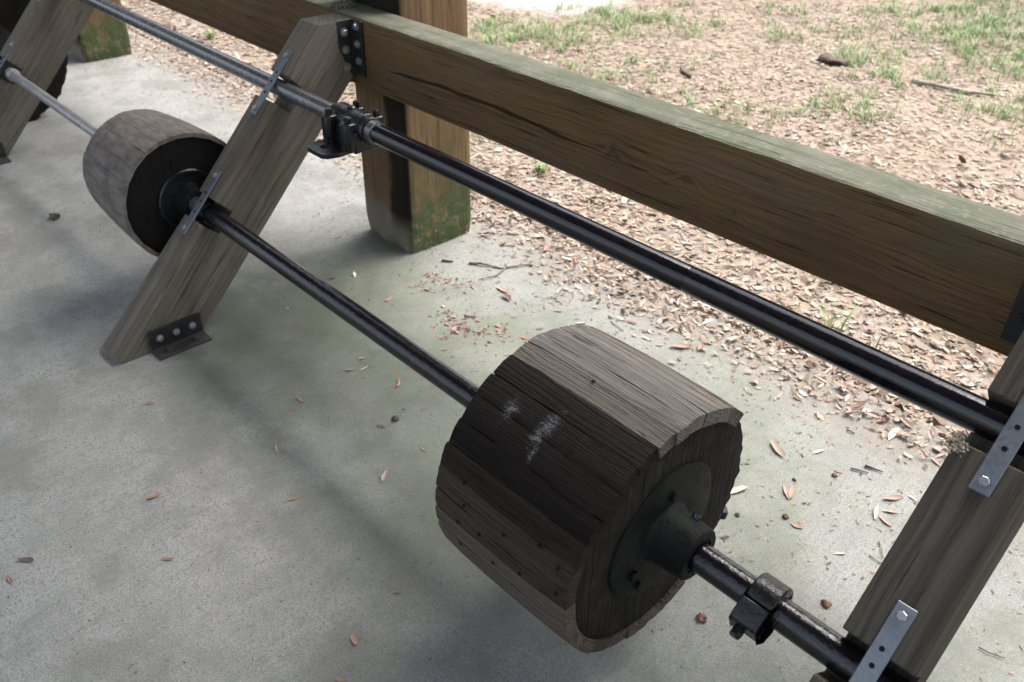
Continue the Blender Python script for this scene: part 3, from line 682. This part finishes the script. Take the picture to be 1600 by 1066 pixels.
NAMED = [
 (-.029, -.234, .045, -.54, 'w', 'pale whitish leaf on the slab just left of the tarred post foot'), (-.149, -.476, .03, 1.59, 't', 'small tan leaf close to the right side of the middle brace'),
 (.18, -.244, .038, 1.7, 'o', 'orange leaf lying alone on the slab below the tarred post'), (.424, -.562, .036, 1.0, 't', 'tan leaf touching another under the lower shaft'),
 (.445, -.527, .030, 1.66, 't', 'short broad tan leaf in the pair under the lower shaft'), (.397, -.503, .022, .95, 't', 'tiny tan leaf just above the pair under the lower shaft'),
 (.57, -.499, .045, 2.36, 'o', 'bright orange leaf between the lower shaft and the near drum'), (.448, -.745, .04, .06, 'o', 'orange-brown leaf on the slab left of the lower shaft'),
 (.529, -.289, .025, .95, 't', 'small tan leaf right of the lower shaft near the drum'), (.652, -.067, .037, .34, 'o', 'orange leaf beside the upper left rim of the near drum'),
 (.681, -.168, .022, .5, 'o', 'small orange leaf half hidden at the left rim of the near drum'), (.393, .079, .065, .07, 't', 'long tan leaf just below the forked twig'),
 (.441, .051, .056, -.15, 'r', 'reddish leaf touching the long tan leaf below the forked twig'), (.447, -.11, .04, .49, 'd', 'dark brown leaf among the red-brown crumbs'),
 (.643, .007, .03, .84, 'r', 'pinkish leaf above the near drum beside a dark chip'), (.611, .124, .034, .63, 't', 'tan leaf above the near drum on clear concrete'),
 (-.059, -.31, .03, .99, 'd', 'dark leaf beside the lower shaft, left of the whitish leaf'), (-.302, -.121, .034, 1.37, 't', 'tan leaf on the slab behind the middle brace'),
 (1.472, .067, .075, -.47, 't', 'long narrow leaf right of the near drum top'), (1.55, .141, .040, 1.21, 't', 'pinkish oval leaf on the slab right of the long narrow leaf'),
 (1.573, -.053, .056, -.78, 't', 'left leaf of the heart-shaped pair right of the near drum'), (1.583, -.045, .055, -1.21, 't', 'right leaf of the heart-shaped pair right of the near drum'),
 (1.76, .047, .058, -1.23, 't', 'upright leaf of the cluster of three by the near brace'), (1.788, .038, .045, -.26, 't', 'lower leaf of the cluster of three by the near brace'),
 (1.782, .077, .044, .61, 't', 'thin sideways leaf of the cluster of three by the near brace'), (1.764, .122, .057, .94, 't', 'curled leaf just above the cluster of three'),
 (1.796, .161, .028, -.14, 'w', 'crumpled whitish leaf close to the near brace'), (1.651, -.131, .036, .22, 'r', 'slim reddish leaf below the heart-shaped pair'),
 (1.765, -.135, .03, .83, 't', 'small tan leaf halfway down the near brace'), (1.652, .355, .075, 1.63, 't', 'large folded leaf under the upper shaft near the cobweb'),
 (1.608, .384, .046, 1.0, 'r', 'reddish leaf left of the large folded leaf'), (1.456, .361, .032, 1.25, 'r', 'short reddish leaf at the edge of the litter right of the drum'),
 (1.488, .408, .045, 1.75, 't', 'rounded tan leaf below the upper shaft at the litter edge'), (1.482, .277, .034, 1.25, 't', 'flat tan leaf between the near drum and upper shaft'),
 (1.489, -.138, .066, 1.25, 't', 'long leaf sticking out from behind the near drum end'), (1.486, -.19, .025, 1.48, 'r', 'small reddish leaf tip at the near drum end'),
 (1.556, -.29, .024, .83, 'd', 'small dark leaf above the clamp collar'), (1.78, .332, .042, -.42, 't', 'folded tan leaf at the left edge of the near brace'),
 (1.623, .114, .026, .22, 'r', 'small reddish leaf beside a dark nut'), (1.758, .451, .036, -.06, 't', 'tan leaf under the upper shaft beside the near brace'),
 (.18, -1.061, .028, .83, 'o', 'rounded orange leaf on bare concrete left of the brace foot bracket'), (.531, -1.21, .038, 1.37, 'o', 'orange-brown leaf on the open slab at left'),
 (.768, -.961, .032, 1.35, 'o', 'orange-brown leaf left of the near drum on a faint streak'), (.855, -.754, .046, -.91, 't', 'tan leaf left of the near drum'),
 (.74, -1.27, .033, .74, 'r', 'faint reddish leaf on the open slab, lower left'), (.532, -1.505, .044, .69, 'd', 'dark reddish leaf near the left edge of the photo'),
 (.564, -1.547, .035, .04, 'r', 'reddish leaf below the dark one at the left edge'), (1.2, -1.081, .038, -.44, 'r', 'crumpled red leaf on the slab below the near drum'),
 (1.255, -1.156, .026, .43, 'r', 'red leaf at the bottom edge of the photo'), (1.163, -.945, .024, .91, 'o', 'tiny orange leaf just below the near drum'),
 (.842, -.619, .026, .1, 't', 'tiny tan leaf touching the left rim of the near drum'), (.586, -.9, .044, -.36, 't', 'dull tan leaf in the middle of the open slab'),
 (.69, -.645, .03, .31, 'd', 'dark leaf on the slab left of the near drum'),
 (.817, .253, .048, .2, 'r', 'reddish leaf above the near drum beside a thin twig'), (.889, .247, .045, .65, 'd', 'dark curled leaf above the top staves of the near drum'),
 (1.011, .258, .08, .83, 't', 'long split leaf above the near drum top'), (.795, .359, .034, .12, 't', 'tan leaf at the slab side of the litter drift'),
 (.711, .127, .038, .84, 't', 'pale tan leaf close above the near drum'), (.869, .415, .042, 1.37, 't', 'tan leaf standing out at the edge of the litter drift'),
]
for x, y, ln, an, k, lab in NAMED: leaf(x, y, ln * .96, an, k, lab, G1)
G2 = 'dry leaves in the drift along the slab edge'
def drift(x): return .40 + .05 * noise.noise((x * 2.1, 0, 0)) - .05 * math.exp(-((x - .55) / .35) ** 2)
for k in range(235):
    x = random.uniform(-.35, 2.2); y = drift(x) + random.choice((abs(random.gauss(0, .11)), abs(random.gauss(0, .11)), -abs(random.gauss(0, .05)))) + .02
    kd = random.choice('tttttrdw' if random.random() < .3 else 'tttr')
    where = 'on the slab side of the drift' if y < drift(x) else 'by the tarred post end of the drift' if x < .4 else 'in the drift beyond the near drum' if x < 1.2 else 'in the drift towards the near brace'
    leaf(x, y, random.uniform(.028, .058), random.uniform(0, 6.28), kd, {'t': 'dry tan leaf ', 'r': 'reddish brown dry leaf ', 'd': 'dark curled dry leaf ', 'w': 'bleached pale dry leaf ', 'o': 'orange dry leaf '}[kd] + where, G2, gz(x, y) + random.uniform(.001, .014), .5)

def leaf_cloud(name, n, place, size, cols, mat=M['leaf'], tilt=.45, lift=.016):
    px, py = place(n); n = len(px)
    L = rng.uniform(*size, n); Wd = L * rng.uniform(.10, .26, n); a = rng.uniform(0, 2 * np.pi, n); cu_ = rng.uniform(-.1, .35, n); ta, tb = rng.normal(0, tilt * .55, n), rng.normal(0, tilt * .55, n)
    T = np.array([-.5, -.2, -.2, .22, .22, .5]); S = np.array([0, 1, -1, .9, -.9, 0])
    u = T[None] * L[:, None]; w = S[None] * Wd[:, None]; z = cu_[:, None] * L[:, None] * (4 * T[None] ** 2) * .6 + u * np.tan(ta)[:, None] + w * np.tan(tb)[:, None]
    z -= z.min(1, keepdims=True); ca, sa = np.cos(a)[:, None], np.sin(a)[:, None]
    base = np.array([gz(float(x), float(y)) for x, y in zip(px, py)]) + rng.uniform(.0, lift, n)
    co = np.stack([px[:, None] + u * ca - w * sa, py[:, None] + u * sa + w * ca, base[:, None] + z], -1).reshape(-1, 3)
    o6 = (np.arange(n) * 6)[:, None]
    loops = np.concatenate([o6 + np.array([0, 2, 1]), o6 + np.array([1, 2, 4, 3]), o6 + np.array([3, 4, 5])], 1)
    me = bpy.data.meshes.new(name); me.vertices.add(n * 6); me.vertices.foreach_set('co', co.ravel().astype(np.float32))
    me.loops.add(n * 10); me.loops.foreach_set('vertex_index', loops.ravel().astype(np.int32))
    st = ((np.arange(n) * 10)[:, None] + np.array([0, 3, 7])).ravel().astype(np.int32); me.polygons.add(n * 3); me.polygons.foreach_set('loop_start', st); me.polygons.foreach_set('loop_total', np.tile([3, 4, 3], n).astype(np.int32))
    me.update(calc_edges=True); me.validate()
    C = np.array(cols)[rng.integers(0, len(cols), n)] * rng.uniform(.75, 1.2, n)[:, None]; C = np.repeat(np.concatenate([C, np.ones((n, 1))], 1), 6, 0)
    at = me.color_attributes.new('tint', 'FLOAT_COLOR', 'POINT'); at.data.foreach_set('color', C.ravel().astype(np.float32)); me.materials.append(mat)
    o = bpy.data.objects.new(name, me); return link(o)
TAN = [(.275, .210, .155), (.31, .245, .185), (.23, .172, .127), (.35, .285, .22), (.26, .192, .14), (.285, .205, .145), (.19, .14, .10), (.38, .32, .255), (.15, .112, .082)]
def place_far(n):
    y = .50 + 6.3 * rng.random(n) ** 1.35; x = rng.uniform(-7.5, 3.6, n)
    v = np.array([noise.noise((float(a) * 1.7, float(b) * 1.7, 5)) + .7 * noise.noise((float(a) * 5, float(b) * 5, 8)) for a, b in zip(x, y)])
    keep = rng.random(n) < np.clip(.85 + v * .8, .2, 1)
    sand = ((x + 2.9) ** 2 * .35 + (y - 3.3) ** 2) < .35; keep &= ~(sand & (rng.random(n) < .9)); return x[keep], y[keep]
tag(leaf_cloud('leaf_litter', 90000, place_far, (.016, .044), TAN, tilt=.2, lift=.008), 'carpet of dry brown leaves covering the ground beyond the slab', 'leaf litter', kind='stuff')
tag(leaf_cloud('leaf_fragments', 60000, place_far, (.006, .02), TAN, tilt=.3, lift=.012), 'broken leaf fragments between the leaves beyond the slab', 'leaf litter', kind='stuff')
def place_big(n):
    x, y = place_far(n); k = y < 2.6; return x[k], y[k]
tag(leaf_cloud('larger_leaves', 5200, place_big, (.040, .062), TAN + PAL['r'], tilt=.55, lift=.014), 'larger curled leaves lying on top of the litter', 'leaf litter', kind='stuff')
def place_edge(n):
    x = rng.uniform(-6, 3.4, n); d = np.array([drift(float(q)) for q in x]); y = d + np.abs(rng.normal(0, .10, n)) * np.where(rng.random(n) < .40, -1.0, 1.0) + .06; return x, y
tag(leaf_cloud('leaf_fragments', 13000, place_edge, (.007, .032), TAN, lift=.008), 'broken leaf fragments thinning out from the litter onto the slab', 'leaf litter', kind='stuff')
def place_slab(n):
    x = rng.uniform(-3.2, 2.6, n); y = .42 - np.abs(rng.normal(0, .42, n)); k = y > -1.5; return x[k], y[k]
tag(leaf_cloud('slab_debris', 4200, place_slab, (.004, .015), PAL['d'] * 3 + PAL['r'] * 2 + [(.2, .13, .1)], tilt=.2, lift=.001), 'fine dark specks and crumbs scattered over the slab', 'debris', kind='stuff')
def place_slab2(n):
    x = rng.uniform(-3.2, 2.3, n); y = rng.uniform(-1.7, .3, n); return x, y
tag(leaf_cloud('slab_specks', 1800, place_slab2, (.003, .009), PAL['d'] * 3 + [(.2, .13, .1)], tilt=.2, lift=.001), 'sparse dark specks on the open slab', 'debris', kind='stuff')
def place_red(n):
    c = np.array([(.187, -.061), (.256, -.006), (.404, -.167), (.486, -.184), (.56, -.12)])[rng.integers(0, 5, n)]; return c[:, 0] + rng.normal(0, .035, n), c[:, 1] + rng.normal(0, .035, n)
tag(leaf_cloud('leaf_crumbs', 150, place_red, (.008, .024), PAL['r'] * 3 + PAL['d'], lift=.003), 'red-brown leaf crumbs on the slab right of the tarred post', 'leaf crumbs', kind='stuff')

# ------------------------------------------------------------------ grass
def grass(name, roots, hgt, cols, wd=.0022):
    n = len(roots); roots = np.array(roots); a = rng.uniform(0, 6.28, n); H = rng.uniform(*hgt, n); lean = rng.uniform(.2, 1.0, n) * H; wv = rng.uniform(.7, 1.3, n) * wd
    px, py = np.cos(a + 1.57) * wv, np.sin(a + 1.57) * wv; V = []
    base = np.array([gz(x, y) for x, y in roots])
    for f, q in ((0, 1), (.4, .95), (.75, .7), (1, .08)):
        cx = roots[:, 0] + np.cos(a) * lean * f ** 1.8; cy = roots[:, 1] + np.sin(a) * lean * f ** 1.8; cz = base + H * (f - .28 * f ** 3)
        V += [np.stack([cx - px * q, cy - py * q, cz], -1), np.stack([cx + px * q, cy + py * q, cz], -1)]
    co = np.stack(V, 1).reshape(-1, 3); o8 = (np.arange(n) * 8)[:, None]
    F = np.concatenate([o8 + np.array([2 * k, 2 * k + 1, 2 * k + 3, 2 * k + 2]) for k in range(3)], 1).reshape(-1, 4)
    me = bpy.data.meshes.new(name); me.vertices.add(len(co)); me.vertices.foreach_set('co', co.ravel().astype(np.float32)); me.loops.add(F.size); me.loops.foreach_set('vertex_index', F.ravel().astype(np.int32))
    me.polygons.add(len(F)); me.polygons.foreach_set('loop_start', (np.arange(len(F)) * 4).astype(np.int32)); me.polygons.foreach_set('loop_total', np.full(len(F), 4, np.int32)); me.update(calc_edges=True)
    C = np.array(cols)[rng.integers(0, len(cols), n)] * rng.uniform(.8, 1.25, n)[:, None]; C = np.repeat(np.concatenate([C, np.ones((n, 1))], 1), 8, 0)
    at = me.color_attributes.new('tint', 'FLOAT_COLOR', 'POINT'); at.data.foreach_set('color', C.ravel().astype(np.float32)); me.materials.append(M['blade'])
    return link(bpy.data.objects.new(name, me))
GC = [(.17, .29, .09), (.23, .35, .13), (.28, .36, .16), (.16, .26, .09), (.32, .34, .19)]
roots = []
SPOTS = [(.36, 4.39), (.01, 4.43), (.13, 3.71), (-.69, 4.64), (-1.59, 3.57), (-1.68, 3.18), (-1.98, 3.11), (-2.0, 2.55), (-2.08, 2.33), (-1.59, 2.32), (-.05, 2.1), (-.3, 2.09), (-.96, 2.44), (.16, 2.62), (-.19, 3.54), (.88, 3.22), (-1.25, 4.27), (-.13, 5.3), (.05, 5.53), (-.38, 5.01), (-1.91, 2.13), (-.97, 2.06), (.18, 3.21), (.52, 3.97), (.72, 1.64), (.54, 1.73), (.39, 2.81), (.7, 4.6), (.3, 4.9), (.9, 4.2), (.5, 5.3), (1.1, 5.0)]
for (cx, cy) in SPOTS:
    big_ = cy > 3.8 and cx > -.5
    for k in range(34 if big_ else 13):
        x, y = cx + random.gauss(0, .28 if big_ else .17), cy + random.gauss(0, .30 if big_ else .17)
        for q in range(random.randint(8, 26)): roots.append((x + random.gauss(0, .025), y + random.gauss(0, .025)))
tries = 0
while len(roots) < 46000 and tries < 60000:
    tries += 1
    x, y = random.uniform(-7, 3.5), random.uniform(.9, 7)
    v = noise.noise((x * .8, y * .8, 7)) + .6 * noise.noise((x * 2.6, y * 2.6, 2))
    thr = .36 - .42 * max(0, min(1, (y - 3.9 + .45 * (x + .2)) / 1.6)) - (.22 if y > 2.2 and x < -1.2 else 0)
    if v > thr:
        for k in range(random.randint(4, 14)): roots.append((x + random.gauss(0, .025), y + random.gauss(0, .025)))
tag(grass('grass', roots, (.025, .085), GC, .0017), 'thin green grass growing in patches through the leaf litter', 'grass', kind='stuff')
def tuft(x, y, n, h, label):
    o = grass('grass_tuft', [(random.gauss(0, .012), random.gauss(0, .012)) for _ in range(n)], h, GC, .003); o.location = (x, y, gz(x, y) - gz(0, 0)); tag(o, label, 'grass tuft', 'grass tufts by the slab edge')
tuft(1.279, .70, 9, (.06, .13), 'young grass tuft between the upper shaft and the rail'); tuft(1.42, .72, 5, (.04, .09), 'sparse grass blades right of the young tuft below the rail')
tuft(-.231, .885, 46, (.03, .07), 'dense low grass tuft between the tarred post and the upper shaft')
tuft(-3.11, .80, 40, (.03, .09), 'blurred grass tuft under the far rail')

# ------------------------------------------------------------------ twigs, nuts and other small things
def twig(pts, r, label, mat='twig', name='twig', extra=()):
    root = empty(name, (*pts[0], 0)); tag(root, label, 'twig' if name == 'twig' else 'stick')
    for j, (pl, rr) in enumerate([(pts, r)] + list(extra)):
        P = []
        for k, (x, y) in enumerate(pl):
            P.append((x - pts[0][0], y - pts[0][1], gz(x, y) + rr + .002 + (.004 * math.sin(k * 1.7 + 1) if 0 < k < len(pl) - 1 else 0)))
        Q = [P[0]]
        for a, b in zip(P, P[1:]):
            for f in (.33, .66, 1): Q.append(tuple(a[i] + (b[i] - a[i]) * f + (random.uniform(-1, 1) * rr * .5 if f < 1 else 0) for i in range(3)))
        mb = MB(); mb.tube(Q, [rr * (1 - .5 * i / len(Q)) * random.uniform(.85, 1.15) for i in range(len(Q))]); mb.build('stem' if j == 0 else 'side_shoot', M[mat], root, True)
    return root
twig([(.18, .113), (.226, .146), (.283, .176), (.31, .222), (.329, .272)], .0042, 'forked grey twig on the slab right of the tarred post', extra=[([(.293, .187), (.311, .12), (.288, .062)], .0028)])
twig([(.1, .052), (.134, .078)], .004, 'short dark twig left of the forked twig', 'bark')
twig([(1.808, -.037), (1.82, -.048), (1.838, -.075)], .0018, 'thin bent twig against the left edge of the near brace'); twig([(1.813, -.091), (1.85, -.094)], .0014, 'very thin twig below the bent one by the near brace')
twig([(1.66, .18), (1.703, .192)], .003, 'split dark twig above the cluster of three leaves', 'bark'); twig([(1.64, .143), (1.679, .162)], .0026, 'flat grey twig left of the split dark twig')
twig([(1.557, .276), (1.579, .28)], .0022, 'stubby dark twig below the upper shaft', 'bark'); twig([(.77, .204), (.835, .193)], .0016, 'straight thin twig above the near drum top')
twig([(2.087, -.154), (2.106, -.154), (2.134, -.14)], .0016, 'curved thin twig right of the near brace', 'bark')
twig([(.275, 3.355), (.487, 3.428), (.688, 3.519)], .015, 'pale fallen stick on the leaf litter beyond the rail', 'stick', 'fallen_stick')
twig([(-.15, .60), (.1, .66), (.35, .60)], .004, 'pale twig in the litter between the shaft and the rail', 'stick'); twig([(.45, .62), (.62, .74), (.80, .73)], .0035, 'crooked twig in the litter below the rail')
twig([(-.6, 2.45), (-.72, 2.52)], .012, 'dark short stick in the litter behind the rail', 'bark', 'fallen_stick')
def lump(name, x, y, r, mat, label, cat, sq=.55, jag=.9, z=None):
    bm = bmesh.new(); bmesh.ops.create_icosphere(bm, subdivisions=2, radius=1)
    for v in bm.verts:
        d = 1 + jag * noise.noise(v.co * 1.9 + Vector((x * 9, y * 9, 0))); v.co = Vector((v.co.x * r * d, v.co.y * r * d * .85, v.co.z * r * sq * d))
    me = bpy.data.meshes.new(name); bm.to_mesh(me); bm.free(); me.materials.append(M[mat]); me.polygons.foreach_set('use_smooth', [True] * len(me.polygons))
    o = bpy.data.objects.new(name, me); link(o); o.location = (x, y, (gz(x, y) + r * sq * .8) if z is None else z); return tag(o, label, cat)
lump('nut', 1.563, .001, .0055, 'bark', 'round dark nut just above the heart-shaped leaf pair', 'nut'); lump('nut', 1.617, -.127, .008, 'bark', 'dark cracked nut below the heart-shaped leaf pair', 'nut')
lump('nut', 1.624, .09, .0065, 'bark', 'dark nut under the flat grey twig', 'nut'); lump('nut', 1.535, -.207, .006, 'bark', 'small dark nut near the end of the near drum', 'nut')
lump('seed_husk', 1.655, -.517, .011, 'crumb', 'yellow-brown seed husk between the near drum and the clamp collar', 'husk'); lump('seed_husk', 1.817, -.288, .010, 'crumb', 'reddish seed husk right of the clamp collar', 'husk')
lump('pebble', .338, -.138, .006, 'pebble', 'tiny white pebble among the red-brown crumbs', 'pebble'); lump('dirt_clod', -1.163, -.841, .022, 'bark', 'black dirt clod on the slab left of the far drum', 'clod', .5)
lump('dirt_clod', .694, -.60, .010, 'bark', 'small dark clod left of the near drum', 'clod', .6)
lump('soil_mound', -.22, 3.36, .085, 'mound', 'dark dug up soil mound in the litter beyond the rail', 'mound', .30, 1.6)
# cobweb and dust caught on the near brace and on the rail beside the post
def fuzz(name, c, r, n, label):
    mb = MB(); rs = random.Random(int(abs(c[0]) * 1000)); ico = bmesh.new(); bmesh.ops.create_icosphere(ico, subdivisions=1, radius=1); iv = [v.co.copy() for v in ico.verts]; jf = [tuple(v.index for v in f.verts) for f in ico.faces]; ico.free()
    for k in range(n):
        p = Vector((rs.gauss(0, r[0] * .6), rs.gauss(0, r[1] * .6), abs(rs.gauss(0, r[2] * .5)))); s = rs.uniform(.0015, .0048)
        mb.add([p + Vector((v.x * s * rs.uniform(.5, 1.5), v.y * s * rs.uniform(.5, 1.5), v.z * s * rs.uniform(.4, 1.1))) for v in iv], jf)
    for k in range(n // 6):
        p = Vector((rs.gauss(0, r[0] * .7), rs.gauss(0, r[1] * .7), abs(rs.gauss(0, r[2] * .6)))); q = p + Vector((rs.gauss(0, r[0] * .6), rs.gauss(0, r[1] * .6), rs.gauss(0, r[2] * .4)))
        mb.tube([p, (p + q) / 2 + Vector((rs.gauss(0, .003), rs.gauss(0, .003), rs.gauss(0, .002))), q], [.0004, .0006, .0003], 4)
    o = mb.build(name, M['dust']); o.location = c; tag(o, label, 'cobweb')
P_ = Vector((1.962, YF, 0)) + Dv * .890 + Nv * .006
fuzz('cobweb_clump', P_, (.012, .014, .008), 150, 'grey cobweb clump on the near brace beside the upper shaft')
fuzz('cobweb_clump', (-.19, -.075, ZB1 + .002), (.03, .03, .008), 150, 'grey dust and cobweb clump on the rail beside the tarred post')
